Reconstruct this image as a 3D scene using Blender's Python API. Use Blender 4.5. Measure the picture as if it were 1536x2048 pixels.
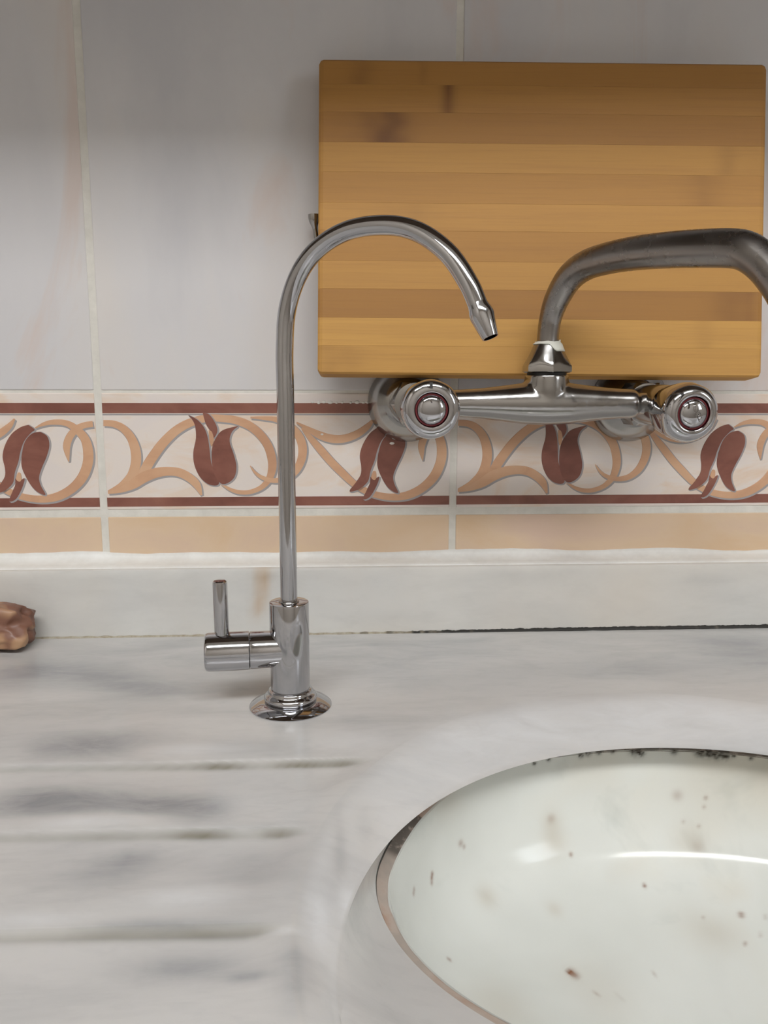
import bpy, bmesh, math, random
from mathutils import Vector, Matrix, noise

# ------------------------------------------------------------------ camera, light, exposure
scene = bpy.context.scene
COL = scene.collection
for o in list(bpy.data.objects):
    bpy.data.objects.remove(o)

CZ = 0.90            # height of the worktop above the floor (m)


def W(x, y, z=0.0):
    """centimetres (x along the tiled wall, y out of the wall = negative, z above the worktop) -> metres"""
    return Vector((x * .01, y * .01, CZ + z * .01))


def setup_camera():
    yaw, pitch, roll = math.radians(3.128), math.radians(9.296), math.radians(.115)
    fw = Vector((math.sin(yaw) * math.cos(pitch), math.cos(yaw) * math.cos(pitch), -math.sin(pitch)))
    r = Vector((math.cos(yaw), -math.sin(yaw), 0))
    u = r.cross(fw)
    c, s = math.cos(roll), math.sin(roll)
    r2, u2 = c * r + s * u, -s * r + c * u
    cam = bpy.data.cameras.new('camera')
    cam.sensor_fit = 'VERTICAL'
    cam.sensor_height = 36
    cam.lens = 36 * 1600 / 2048
    cam.clip_start = .01
    co = bpy.data.objects.new('camera', cam)
    m = Matrix((r2, u2, -fw)).transposed().to_4x4()
    m.translation = W(16.856, -57.26, 17.8)
    co.matrix_world = m
    COL.objects.link(co)
    scene.camera = co


setup_camera()
world = bpy.data.worlds.new('world')
scene.world = world
world.use_nodes = True
world.node_tree.nodes['Background'].inputs[0].default_value = (.75, .85, 1, 1)
world.node_tree.nodes['Background'].inputs[1].default_value = .25
LAMP_STRENGTH = 20.0
WINDOW_STRENGTH = 7.0
vs = scene.view_settings
vs.view_transform = 'Standard'
vs.look = 'None'
vs.gamma = 1
vs.use_curve_mapping = False
vs.exposure = -0.28


# ------------------------------------------------------------------ helpers
def lin(c):
    return tuple((v / 12.92 if v <= .04045 else ((v + .055) / 1.055) ** 2.4) for v in (x / 255 for x in c)) + (1,)


class NT:
    def __init__(self, name):
        self.m = bpy.data.materials.new(name)
        self.m.use_nodes = True
        self.t = self.m.node_tree
        self.b = self.t.nodes['Principled BSDF']

    def n(self, typ, **kw):
        nd = self.t.nodes.new(typ)
        for k, v in kw.items():
            if k.startswith('_'):
                setattr(nd, k[1:], v)
            else:
                nd.inputs[k.replace('__', ' ')].default_value = v
        return nd

    def l(self, a, b):
        self.t.links.new(a, b)

    def set(self, **kw):
        for k, v in kw.items():
            self.b.inputs[k.replace('__', ' ')].default_value = v

    def coords(self, scale=(1, 1, 1), rand=False, rot=(0, 0, 0)):
        tc = self.n('ShaderNodeTexCoord')
        mp = self.n('ShaderNodeMapping')
        mp.inputs['Scale'].default_value = scale
        mp.inputs['Rotation'].default_value = rot
        if rand:
            oi = self.n('ShaderNodeObjectInfo')
            ml = self.n('ShaderNodeMath', _operation='MULTIPLY')
            ml.inputs[1].default_value = 37.0
            self.l(oi.outputs['Random'], ml.inputs[0])
            cb = self.n('ShaderNodeCombineXYZ')
            for i in range(3):
                self.l(ml.outputs[0], cb.inputs[i])
            self.l(cb.outputs[0], mp.inputs['Location'])
        self.l(tc.outputs['Object'], mp.inputs['Vector'])
        return mp.outputs[0]

    def noise(self, vec, scale, detail=4, rough=.55, dist=0.0):
        nd = self.n('ShaderNodeTexNoise', Scale=scale, Detail=detail, Roughness=rough, Distortion=dist)
        self.l(vec, nd.inputs['Vector'])
        return nd.outputs['Fac']

    def ramp(self, fac, stops):
        r = self.n('ShaderNodeValToRGB')
        el = r.color_ramp.elements
        while len(el) < len(stops):
            el.new(.5)
        for e, (p, c) in zip(el, stops):
            e.position = p
            e.color = c if len(c) == 4 else tuple(c) + (1,)
        self.l(fac, r.inputs[0])
        return r.outputs['Color']

    def mask(self, fac, lo, hi):
        return self.ramp(fac, [(lo, (0, 0, 0, 1)), (hi, (1, 1, 1, 1))])

    def mix(self, fac, a, b, mode='MIX'):
        m = self.n('ShaderNodeMix', _data_type='RGBA', _blend_type=mode)
        for s, v in ((m.inputs[0], fac), (m.inputs[6], a), (m.inputs[7], b)):
            if hasattr(v, 'links') or isinstance(v, bpy.types.NodeSocket):
                self.l(v, s)
            else:
                s.default_value = v
        return m.outputs[2]

    def mul(self, a, b):
        m = self.n('ShaderNodeMath', _operation='MULTIPLY')
        for s, v in ((m.inputs[0], a), (m.inputs[1], b)):
            if isinstance(v, bpy.types.NodeSocket):
                self.l(v, s)
            else:
                s.default_value = v
        return m.outputs[0]

    def attr(self, name):
        a = self.n('ShaderNodeAttribute')
        a.attribute_name = name
        return a.outputs['Fac']

    def color(self, c):
        if isinstance(c, bpy.types.NodeSocket):
            self.l(c, self.b.inputs['Base Color'])
        else:
            self.b.inputs['Base Color'].default_value = c

    def bump(self, fac, strength=.2, dist=.001):
        bp = self.n('ShaderNodeBump', Strength=strength, Distance=dist)
        self.l(fac, bp.inputs['Height'])
        self.l(bp.outputs[0], self.b.inputs['Normal'])


def tag(o, label=None, cat=None, group=None, kind=None):
    if label:
        o['label'] = label
    if cat:
        o['category'] = cat
    if group:
        o['group'] = group
    if kind:
        o['kind'] = kind
    return o


def empty(name, loc):
    o = bpy.data.objects.new(name, None)
    o.empty_display_size = .02
    o.location = loc
    COL.objects.link(o)
    return o


def link(name, me, mat=None, parent=None, loc=None):
    o = bpy.data.objects.new(name, me)
    if mat is not None and not me.materials:
        me.materials.append(mat)
    if parent is not None:
        o.parent = parent
    if loc is not None:
        o.location = loc
    COL.objects.link(o)
    return o


def root_loc(parent):
    v = Vector((0, 0, 0))
    while parent is not None:
        v = v + parent.location
        parent = parent.parent
    return v


def mesh(name, verts, faces, mat, parent=None, smooth=True, auto=None):
    """verts in world metres; the object's own origin is the origin of its parent"""
    off = root_loc(parent)
    me = bpy.data.meshes.new(name)
    me.from_pydata([Vector(v) - off for v in verts], [], faces)
    bm = bmesh.new()
    bm.from_mesh(me)
    bmesh.ops.recalc_face_normals(bm, faces=bm.faces)
    if auto:
        for e in bm.edges:
            if len(e.link_faces) == 2 and e.calc_face_angle(0) > math.radians(auto):
                e.smooth = False
    bm.to_mesh(me)
    bm.free()
    if smooth:
        for p in me.polygons:
            p.use_smooth = True
    return link(name, me, mat, parent)


def frame(d):
    d = d.normalized()
    a = Vector((0, 0, 1)) if abs(d.z) < .9 else Vector((1, 0, 0))
    u = d.cross(a).normalized()
    return u, d.cross(u).normalized()


def lathe(base, axis, prof, seg=40, caps=True, radf=None):
    """prof = [(distance along axis, radius)] in cm; base = world metres"""
    axis = Vector(axis).normalized()
    u, v = frame(axis)
    vs_, fs = [], []
    for k, (d, r) in enumerate(prof):
        for i in range(seg):
            a = 2 * math.pi * i / seg
            rr = r * (radf(k, a) if radf else 1)
            vs_.append(base + axis * d * .01 + (u * math.cos(a) + v * math.sin(a)) * rr * .01)
    for k in range(len(prof) - 1):
        for i in range(seg):
            j = (i + 1) % seg
            fs.append((k * seg + i, k * seg + j, (k + 1) * seg + j, (k + 1) * seg + i))
    if caps:
        fs.append(tuple(range(seg))[::-1])
        fs.append(tuple((len(prof) - 1) * seg + i for i in range(seg)))
    return vs_, fs


def catmull(pts, n=6):
    out = []
    P = [pts[0]] + list(pts) + [pts[-1]]
    for i in range(1, len(P) - 2):
        a, b, c, d = (Vector(q) for q in P[i - 1:i + 3])
        for k in range(n):
            t = k / n
            out.append(.5 * ((2 * b) + (c - a) * t + (2 * a - 5 * b + 4 * c - d) * t * t + (3 * b - a - 3 * c + d) * t ** 3))
    out.append(Vector(P[-2]))
    return out


def tube(path, rad, seg=28, caps=True):
    """path: world-metre points, rad: list of radii (m)"""
    vs_, fs = [], []
    t0 = (path[1] - path[0]).normalized()
    u, v = frame(t0)
    for k, pnt in enumerate(path):
        t = (path[min(k + 1, len(path) - 1)] - path[max(k - 1, 0)]).normalized()
        u = (u - t * u.dot(t)).normalized()
        v = t.cross(u)
        for i in range(seg):
            a = 2 * math.pi * i / seg
            vs_.append(pnt + (u * math.cos(a) + v * math.sin(a)) * rad[k])
    for k in range(len(path) - 1):
        for i in range(seg):
            j = (i + 1) % seg
            fs.append((k * seg + i, k * seg + j, (k + 1) * seg + j, (k + 1) * seg + i))
    if caps:
        fs.append(tuple(range(seg))[::-1])
        fs.append(tuple((len(path) - 1) * seg + i for i in range(seg)))
    return vs_, fs


def box_mesh(name, sx, sy, sz, bev=0.0, seg=2):
    """box mesh from (0,0,0) to (sx,sy,sz) metres"""
    bm = bmesh.new()
    bmesh.ops.create_cube(bm, size=1)
    for v in bm.verts:
        v.co = Vector(((v.co.x + .5) * sx, (v.co.y + .5) * sy, (v.co.z + .5) * sz))
    if bev:
        bmesh.ops.bevel(bm, geom=list(bm.edges), offset=bev, segments=seg, profile=.6, affect='EDGES')
    me = bpy.data.meshes.new(name)
    bm.to_mesh(me)
    bm.free()
    return me


def box(name, a, b, mat, parent=None, bev=0.0, seg=2):
    """a, b = opposite corners in world metres"""
    lo = Vector([min(p, q) for p, q in zip(a, b)])
    hi = Vector([max(p, q) for p, q in zip(a, b)])
    s = hi - lo
    return link(name, box_mesh(name, s.x, s.y, s.z, bev, seg), mat, parent, lo - root_loc(parent))


def sstep(a, b, x):
    t = min(1, max(0, (x - a) / (b - a)))
    return t * t * (3 - 2 * t)


# ------------------------------------------------------------------ materials
M = {}


def simple(name, rgb, rough=.5, metal=0.0, **kw):
    t = NT(name)
    t.set(Roughness=rough, Metallic=metal, **kw)
    t.color(lin(rgb))
    M[name] = t.m
    return t


def marble(name, light, grey, dark, warm, scale=1.0, rough=.22, stains=False, stain_rgb=(112, 106, 88)):
    t = NT(name)
    v = t.coords((5 * scale, 14 * scale, 14 * scale))
    w = t.coords((1, 1, 1))
    n1 = t.noise(v, 1.1, 4, .5, .3)
    c = t.ramp(n1, [(.25, lin(grey)), (.55, lin(light)), (.8, lin(light))])
    n2 = t.noise(v, 2.4, 5, .6, .5)
    c = t.mix(t.mul(t.mask(n2, .45, .8), .4), c, lin(dark))
    ng = t.noise(t.coords((60, 150, 150)), 1.0, 3, .6, .4)
    c = t.mix(t.mul(t.mask(ng, .5, .8), .16), c, lin(dark))
    n3 = t.noise(w, 9 * scale, 3, .5)
    c = t.mix(t.mul(t.mask(n3, .4, .75), .5), c, lin(warm))
    if stains:
        wv = t.ramp(t.noise(t.coords((30, 70, 70)), 1.0, 5, .65, .8), [(.25, (.5,) * 3), (.65, (1,) * 3)])
        c = t.mix(t.mul(t.mul(t.attr('vein'), wv), .95), c, lin(dark))
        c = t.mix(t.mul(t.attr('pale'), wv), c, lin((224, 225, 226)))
        c = t.mix(t.attr('stain'), c, lin(stain_rgb))
    t.color(c)
    t.set(Roughness=rough)
    M[name] = t.m
    return t


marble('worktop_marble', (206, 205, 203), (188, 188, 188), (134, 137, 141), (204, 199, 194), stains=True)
marble('upstand_marble', (214, 213, 209), (203, 203, 201), (176, 176, 174), (212, 203, 190), rough=.26, stains=True, stain_rgb=(186, 152, 108))


def basin_marble():
    t = NT('basin_marble')
    w = t.coords()
    n1 = t.noise(w, 7, 4, .5, .3)
    c = t.ramp(n1, [(.3, lin((208, 210, 204))), (.5, lin((223, 225, 220))), (.7, lin((222, 218, 205)))])
    n2 = t.noise(w, 16, 4, .6, .5)
    c = t.mix(t.mul(t.mask(n2, .58, .72), .35), c, lin((176, 182, 176)))
    n3 = t.noise(w, 11, 3, .5, .2)
    c = t.mix(t.mul(t.mask(n3, .6, .75), .35), c, lin((208, 196, 174)))
    c = t.mix(t.attr('stain'), c, lin((128, 84, 58)))
    c = t.mix(t.attr('vein'), c, lin((186, 174, 154)))
    c = t.mix(t.attr('mould'), c, lin((58, 54, 46)))
    t.color(c)
    t.set(Roughness=.14, Specular__IOR__Level=.45)
    M['basin_marble'] = t.m


basin_marble()


def joint_mat():
    t = NT('sink_joint')
    w = t.coords()
    n = t.noise(w, 45, 4, .6)
    c = t.ramp(n, [(.3, lin((166, 157, 148))), (.55, lin((190, 175, 163))), (.75, lin((176, 142, 120)))])
    mm = t.mul(t.attr('mould'), t.mask(t.noise(w, 130, 5, .7), .36, .52))
    c = t.mix(mm, c, lin((42, 40, 35)))
    t.color(c)
    t.set(Roughness=.5)
    M['sink_joint'] = t.m
    t = NT('corner_joint')
    w = t.coords()
    n = t.noise(w, 160, 4, .7)
    c = t.ramp(n, [(.35, lin((186, 180, 164))), (.65, lin((150, 138, 116)))])
    c = t.mix(t.attr('mould'), c, lin((36, 34, 30)))
    t.color(c)
    t.set(Roughness=.6)
    M['corner_joint'] = t.m


joint_mat()


def tile_mats():
    t = NT('wall_tile_glaze')
    v = t.coords((6, 6, 2.2), rand=True)
    n1 = t.noise(v, 1.0, 5, .55, .8)
    c = t.ramp(n1, [(.36, lin((197, 196, 199))), (.55, lin((208, 206, 207))), (.72, lin((213, 208, 204)))])
    n2 = t.noise(v, 2.1, 5, .6, 1.2)
    c = t.mix(t.mul(t.mask(n2, .56, .7), .55), c, lin((208, 188, 177)))
    t.color(c)
    t.set(Roughness=.34)
    M['wall_tile_glaze'] = t.m
    t = NT('border_glaze')
    v = t.coords((10, 10, 22), rand=True)
    n1 = t.noise(v, 1.3, 5, .6, 1.2)
    c = t.ramp(n1, [(.36, lin((222, 213, 208))), (.52, lin((225, 215, 207))), (.68, lin((222, 200, 180)))])
    t.color(c)
    t.set(Roughness=.3)
    M['border_glaze'] = t.m
    t = NT('beige_glaze')
    v = t.coords((5, 5, 9), rand=True)
    n1 = t.noise(v, 1.6, 5, .6, .6)
    c = t.ramp(n1, [(.32, lin((210, 184, 164))), (.5, lin((216, 191, 163))), (.68, lin((213, 183, 147)))])
    t.color(c)
    t.set(Roughness=.3)
    M['beige_glaze'] = t.m
    for nm, a, b, d in (('terracotta_glaze', (132, 84, 72), (146, 98, 84), (112, 68, 58)),
                        ('ochre_glaze', (206, 163, 130), (210, 172, 140), (192, 148, 118))):
        t = NT(nm)
        v = t.coords((9, 9, 14), rand=True)
        n1 = t.noise(v, 2.4, 4, .6, .5)
        t.color(t.ramp(n1, [(.3, lin(d)), (.5, lin(a)), (.7, lin(b))]))
        t.set(Roughness=.32)
        M[nm] = t.m
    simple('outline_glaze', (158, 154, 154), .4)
    t = NT('grout')
    n1 = t.noise(t.coords(), 60, 5, .65)
    t.color(t.ramp(n1, [(.35, lin((208, 205, 197))), (.65, lin((222, 219, 211)))]))
    t.set(Roughness=.75)
    t.bump(n1, .3, .001)
    M['grout'] = t.m
    t = NT('white_caulk')
    n1 = t.noise(t.coords((1, 1, 1)), 70, 5, .7)
    t.color(t.ramp(n1, [(.3, lin((224, 223, 219))), (.68, lin((236, 236, 233))), (.8, lin((196, 176, 150)))]))
    t.set(Roughness=.4)
    M['white_caulk'] = t.m


tile_mats()


def bamboo_mat():
    t = NT('bamboo')
    v = t.coords((2.2, 30, 70), rand=True)
    oi = t.n('ShaderNodeObjectInfo')
    base = t.ramp(oi.outputs['Color'], [(0, lin((140, 94, 42))), (.5, lin((176, 128, 62))), (1, lin((204, 156, 80)))])
    # object colour carries the natural tone of each lamella
    f1 = t.noise(v, 2.0, 6, .7, .2)
    c = t.mix(t.mul(t.mask(f1, .45, .75), .3), base, lin((150, 104, 58)))
    v2 = t.coords((6, 40, 260), rand=True)
    f2 = t.noise(v2, 2.5, 5, .7)
    c = t.mix(t.mul(t.mask(f2, .5, .8), .28), c, lin((132, 88, 46)))
    c = t.mix(t.mul(t.attr('node'), .85), c, lin((100, 60, 28)))
    t.color(c)
    t.set(Roughness=.6)
    t.bump(f2, .12, .0006)
    M['bamboo'] = t.m


bamboo_mat()


def chrome(name, rgb, rough, dull):
    t = NT(name)
    t.color(lin(rgb))
    t.set(Metallic=1.0)
    n = t.noise(t.coords(), 55, 5, .65)
    t.l(t.ramp(n, [(.35, (rough,) * 3), (.75, (rough + dull,) * 3)]), t.b.inputs['Roughness'])
    M[name] = t.m


chrome('polished_chrome', (186, 186, 189), .05, .05)
chrome('worn_chrome', (166, 164, 162), .12, .12)
chrome('dull_chrome', (150, 146, 143), .24, .1)
simple('red_ring', (110, 36, 42), .35)
simple('dark_gap', (40, 38, 36), .6)
simple('sealing_tape', (214, 214, 204), .5)
simple('clear_bead', (225, 222, 215), .08)
simple('plaster', (196, 189, 179), .8)
simple('ceiling_paint', (228, 226, 220), .85)
simple('floor_tile', (112, 100, 88), .4)
simple('cabinet_laminate', (120, 92, 68), .45)
simple('cabinet_underside', (96, 80, 66), .6)
simple('steel_handle', (170, 170, 170), .3, 1.0)
simple('lamp_housing', (230, 230, 228), .5)
simple('window_frame_white', (232, 232, 228), .4)
t = simple('lamp_diffuser', (255, 250, 240), .5)
t.set(Emission__Color=(.98, .99, 1, 1), Emission__Strength=LAMP_STRENGTH)
t = simple('lit_pane', (235, 240, 245), .3)
t.set(Emission__Color=(.86, .93, 1, 1), Emission__Strength=WINDOW_STRENGTH)


def wrapper_mat():
    t = NT('brown_wrapper')
    w = t.coords()
    n = t.noise(w, 28, 2, .45, .3)
    c = t.ramp(n, [(.38, lin((104, 70, 56))), (.52, lin((128, 88, 70))), (.56, lin((176, 138, 106))), (.7, lin((192, 158, 122)))])
    t.color(c)
    t.set(Roughness=.5, Coat__Weight=.15)
    M['brown_wrapper'] = t.m


wrapper_mat()


# ------------------------------------------------------------------ room shell
X0, X1, YF = -120, 190, -260          # cm: left wall, right wall, wall behind the photographer
ZC, ZFL = 165, -90                    # ceiling and floor relative to the worktop


def room():
    tag(box('wall_back', W(X0, .06, ZFL), W(X1, 10, ZC), M['grout']), kind='structure')
    tag(box('wall_left', W(X0 - 10, YF, ZFL), W(X0, 10, ZC), M['plaster']), kind='structure')
    tag(box('wall_front', W(X0, YF - 10, ZFL), W(X1, YF, ZC), M['plaster']), kind='structure')
    tag(box('floor', W(X0 - 10, YF - 10, ZFL - 5), W(X1 + 10, 10, ZFL), M['floor_tile']), kind='structure')
    tag(box('ceiling', W(X0 - 10, YF - 10, ZC), W(X1 + 10, 10, ZC + 5), M['ceiling_paint']), kind='structure')
    # right wall with a window opening
    wy0, wy1, wz0, wz1 = -190, -130, 35, 115
    vs_, fs = [], []
    for a, b in (((YF, ZFL), (wy0, ZC)), ((wy1, ZFL), (10, ZC)), ((wy0, ZFL), (wy1, wz0)), ((wy0, wz1), (wy1, ZC))):
        k = len(vs_)
        for x in (X1, X1 + 10):
            for y, z in ((a[0], a[1]), (b[0], a[1]), (b[0], b[1]), (a[0], b[1])):
                vs_.append(W(x, y, z))
        fs += [(k, k + 1, k + 2, k + 3), (k + 4, k + 7, k + 6, k + 5)] + [(k + i, k + 4 + i, k + 4 + (i + 1) % 4, k + (i + 1) % 4) for i in range(4)]
    tag(mesh('wall_right', vs_, fs, M['plaster'], smooth=False), kind='structure')
    win = tag(empty('window_1', W(X1 + 4, wy0, wz0)), kind='structure')
    for a, b in (((wy0, wz0), (wy1, wz0 + 5)), ((wy0, wz1 - 5), (wy1, wz1)), ((wy0, wz0 + 5), (wy0 + 5, wz1 - 5)),
                 ((wy1 - 5, wz0 + 5), (wy1, wz1 - 5)), ((-162.5, wz0 + 5), (-157.5, wz1 - 5))):
        box('window_frame', W(X1 + 1, *a), W(X1 + 6, *b), M['window_frame_white'], win)
    for y0, y1 in ((wy0 + 5, -162.5), (-157.5, wy1 - 5)):
        box('window_pane', W(X1 + 3, y0, wz0 + 5), W(X1 + 4, y1, wz1 - 5), M['lit_pane'], win)
    lamp = tag(empty('ceiling_lamp', W(20, -151, ZC)), 'long white ceiling lamp above the sink side of the kitchen', 'lamp')
    box('housing', W(-82, -172, ZC - 5), W(122, -130, ZC), M['lamp_housing'], lamp, .004)
    box('diffuser', W(-80, -170, ZC - 7), W(120, -132, ZC - 5), M['lamp_diffuser'], lamp, .003)


room()


# ------------------------------------------------------------------ tiles on the back wall
VINES = [[[0.3,14.86,0.22],[1.03,14.79,0.25],[1.66,14.46,0.29],[2.17,13.8,0.33],[2.43,12.92,0.37],[2.41,12.04,0.37],[2.09,11.15,0.36],[1.46,10.48,0.31],[0.85,10.17,0.2],[0.37,10.02,0.09]],[[2.74,11.03,0.33],[3.1,11.7,0.37],[3.69,12.59,0.36],[4.43,13.52,0.35],[5.34,14.35,0.33],[6.34,14.89,0.31],[7.54,15.2,0.27],[8.72,15.16,0.28],[9.59,15.02,0.3],[10.46,14.65,0.32],[11.16,14.06,0.33],[11.69,13.29,0.33],[11.95,12.45,0.33],[11.99,11.67,0.31],[11.75,10.88,0.25],[11.18,10.26,0.19],[10.34,9.93,0.17],[9.56,9.93,0.16],[8.9,10.16,0.12],[8.31,10.56,0.06]],[[0.36,9.93,0.09],[1.23,10.13,0.22],[2.12,10.53,0.37],[2.91,11.03,0.42],[3.8,11.34,0.37],[4.68,11.44,0.33],[5.44,11.34,0.33],[6.14,10.96,0.33],[6.62,10.46,0.29],[6.92,9.72,0.07]],[[10.53,15.24,0.06],[11.35,15.2,0.13],[12.34,15.09,0.2],[13.21,14.69,0.27],[13.86,14.02,0.31],[14.16,13.17,0.33],[14.08,12.28,0.31],[13.65,11.44,0.28],[12.92,10.88,0.22],[12.03,10.75,0.18],[11.25,10.97,0.15],[10.76,11.34,0.1],[10.42,11.82,0.03]],[[13.76,14.89,0.06],[14.53,14.44,0.18],[15.41,13.98,0.29],[16.3,13.72,0.31],[17.19,13.75,0.3],[18.08,14.08,0.28],[18.81,14.61,0.22],[19.25,15.16,0.06]],[[14.14,14.5,0.09],[14.74,13.78,0.22],[15.4,13.0,0.29],[16.17,12.1,0.3],[16.95,11.31,0.3],[17.73,10.57,0.27],[18.52,10.03,0.25],[19.53,9.65,0.25],[20.67,9.5,0.27],[21.8,9.67,0.31],[22.82,10.2,0.33],[23.61,11.0,0.36],[24.05,11.96,0.37],[24.15,12.86,0.37],[23.97,13.76,0.33],[23.43,14.41,0.29],[22.76,14.84,0.22],[21.91,14.92,0.19],[21.21,14.79,0.13],[20.6,14.52,0.04]],[[24.58,14.79,0.22],[23.98,14.7,0.22],[23.38,14.41,0.25],[22.91,13.86,0.27],[22.69,13.26,0.27],[22.7,12.71,0.18],[22.77,12.16,0.03]]]
PETALS = [[[6.19,15.41],[6.8,15.09],[7.28,14.51],[7.5,13.79],[7.6,12.91],[7.68,12.02],[7.94,11.24],[8.19,10.67],[7.99,10.42],[7.39,10.54],[6.84,11.07],[6.5,11.91],[6.46,12.8],[6.68,13.79],[6.65,14.62],[6.47,15.09]],[[9.69,14.65],[9.21,14.25],[9.02,13.57],[9.27,12.68],[9.45,11.79],[9.28,11.01],[8.77,10.58],[8.3,10.58],[7.88,11.24],[7.73,12.13],[7.8,13.13],[8.1,13.85],[8.61,14.36]],[[7.21,15.57],[7.66,15.44],[8.06,14.84],[8.19,14.29],[7.91,13.81],[7.75,14.23],[7.4,14.8]],[[20.16,14.73],[19.59,14.55],[18.94,14.06],[18.46,13.29],[18.25,12.51],[18.35,11.74],[18.3,11.13],[17.91,10.53],[17.5,9.95],[18.12,10.08],[18.8,10.64],[19.0,11.41],[19.3,12.18],[19.47,12.83],[19.79,13.6],[20.31,14.2],[20.56,14.41]],[[20.94,14.25],[20.36,14.12],[19.86,13.58],[19.59,12.72],[19.51,11.84],[19.76,11.07],[20.16,10.35],[20.57,9.96],[21.01,9.82],[20.73,10.46],[20.64,11.04],[20.88,11.73],[21.27,12.55],[21.5,13.32],[21.39,13.94]],[[19.0,10.99],[19.28,10.8],[19.64,10.98],[19.42,10.3],[18.94,9.52],[18.48,9.39],[18.76,10.08],[18.97,10.52]]]
SLIVERS = [[[7.6,14.34],[7.8,14.23],[7.91,13.74],[7.76,13.22],[7.62,13.63]],[[19.21,11.4],[19.39,11.35],[19.42,10.91],[19.26,10.76],[19.06,10.96]]]
wall_back = bpy.data.objects['wall_back']


def stroke_mesh(st, y, name, grow=0.0, dx=0.0, dz=0.0):
    """flat inlay with rounded-off edges: variable width stroke (x, z, halfwidth in cm) at depth y (cm)"""
    c = catmull([(a, b, h) for a, b, h in st], 5)
    vs_, fs = [], []
    n = len(c)
    for i, q in enumerate(c):
        t = c[min(i + 1, n - 1)] - c[max(i - 1, 0)]
        t = Vector((t.x, t.y, 0)).normalized()
        nx, nz = -t.y, t.x
        h = max(.015, q.z) + grow
        for s, yy in ((-1, y + .03), (-.9, y), (.9, y), (1, y + .03)):
            vs_.append(Vector(((q.x + dx + nx * h * s) * .01, yy * .01, (q.y + dz + nz * h * s) * .01)))
    for i in range(n - 1):
        for k in range(3):
            a = i * 4 + k
            fs.append((a, a + 1, a + 5, a + 4))
    me = bpy.data.meshes.new(name)
    me.from_pydata(vs_, [], fs)
    return me


def poly_mesh(pl, y, name, grow=0.0, dx=0.0, dz=0.0):
    c = catmull([(a, b, 0) for a, b in pl + pl[:1]], 4)[:-1]
    cx = sum(q.x for q in c) / len(c)
    cz = sum(q.y for q in c) / len(c)
    bm = bmesh.new()
    n = len(c)
    nrm = []
    area = sum(c[i].x * c[(i + 1) % n].y - c[(i + 1) % n].x * c[i].y for i in range(n))
    sg = 1 if area > 0 else -1
    for i in range(n):
        t = c[(i + 1) % n] - c[i - 1]
        t.normalize()
        nrm.append((t.y * sg, -t.x * sg))
    top = [bm.verts.new(((q.x + dx + nx * grow) * .01, y * .01, (q.y + dz + nz * grow) * .01)) for q, (nx, nz) in zip(c, nrm)]
    bot = [bm.verts.new(((q.x + dx + nx * (grow + .015)) * .01, (y + .03) * .01, (q.y + dz + nz * (grow + .015)) * .01)) for q, (nx, nz) in zip(c, nrm)]
    f = bm.faces.new(top)
    bm.normal_update()
    bmesh.ops.triangulate(bm, faces=[f])
    for i in range(n):
        bm.faces.new((top[i], bot[i], bot[(i + 1) % n], top[(i + 1) % n]))
    bmesh.ops.recalc_face_normals(bm, faces=bm.faces)
    me = bpy.data.meshes.new(name)
    bm.to_mesh(me)
    bm.free()
    return me


def tiles():
    G = .5                                   # joint width
    off = root_loc(wall_back)
    tall = box_mesh('wall_tile', (25 - G) * .01, .0045, .40, .0007, 2)
    bord = box_mesh('border_tile', (25 - G) * .01, .0045, .0822, .0007, 2)
    slim = box_mesh('strip_tile', (25 - G) * .01, .0045, .0322, .0007, 2)
    parts = []
    for i, stv in enumerate(VINES):
        parts.append(('vine_outline', stroke_mesh(stv, -.012 - .001 * i, 'vine_outline', .045, .075, -.085), 'outline_glaze'))  # printed grey outline, offset right and down from the motif
    for i, pl in enumerate(PETALS):
        parts.append(('petal_outline', poly_mesh(pl, -.022 - .001 * i, 'petal_outline', .05, .07, -.05), 'outline_glaze'))
    for i, stv in enumerate(VINES):
        parts.append(('vine', stroke_mesh(stv, -.020 - .001 * i, 'vine'), 'ochre_glaze'))
    for i, pl in enumerate(PETALS):
        parts.append(('tulip_petal', poly_mesh(pl, -.034 - .001 * i, 'tulip_petal'), 'terracotta_glaze'))
    for i, pl in enumerate(SLIVERS):
        parts.append(('tulip_sliver', poly_mesh(pl, -.044, 'tulip_sliver'), 'ochre_glaze'))
    stripe = lambda z0, z1, y, nm: poly_box(nm, G / 2 + .02, 25 - G / 2 - .02, z0, z1, y)
    parts.append(('stripe', stripe(15.55, 16.25, -.014, 'stripe'), 'terracotta_glaze'))
    parts.append(('stripe', stripe(8.93, 9.58, -.012, 'stripe'), 'terracotta_glaze'))
    parts.append(('stripe_outline', stripe(15.40, 15.5, -.012, 'stripe_outline'), 'outline_glaze'))  # thin printed grey line below the top stripe
    for _, me, mt in parts:
        me.materials.append(M[mt])
    tall.materials.append(M['wall_tile_glaze'])
    bord.materials.append(M['border_glaze'])
    slim.materials.append(M['beige_glaze'])
    for k in range(-4, 7):
        x = 25 * k + G / 2
        for z in (17.15, 57.5, 97.8):
            link('wall_tile', tall, None, wall_back, W(x, 0, z) - off)
        link('strip_tile', slim, None, wall_back, W(x, 0, 4.95) - off)
        b = link('border_tile', bord, None, wall_back, W(x, 0, 8.72) - off)
        if -3 <= k <= 4:
            for nm, me, _ in parts:
                o = link(nm, me, None, b, Vector((-x * .01 + .25 * k, 0, -.0872)))


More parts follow.
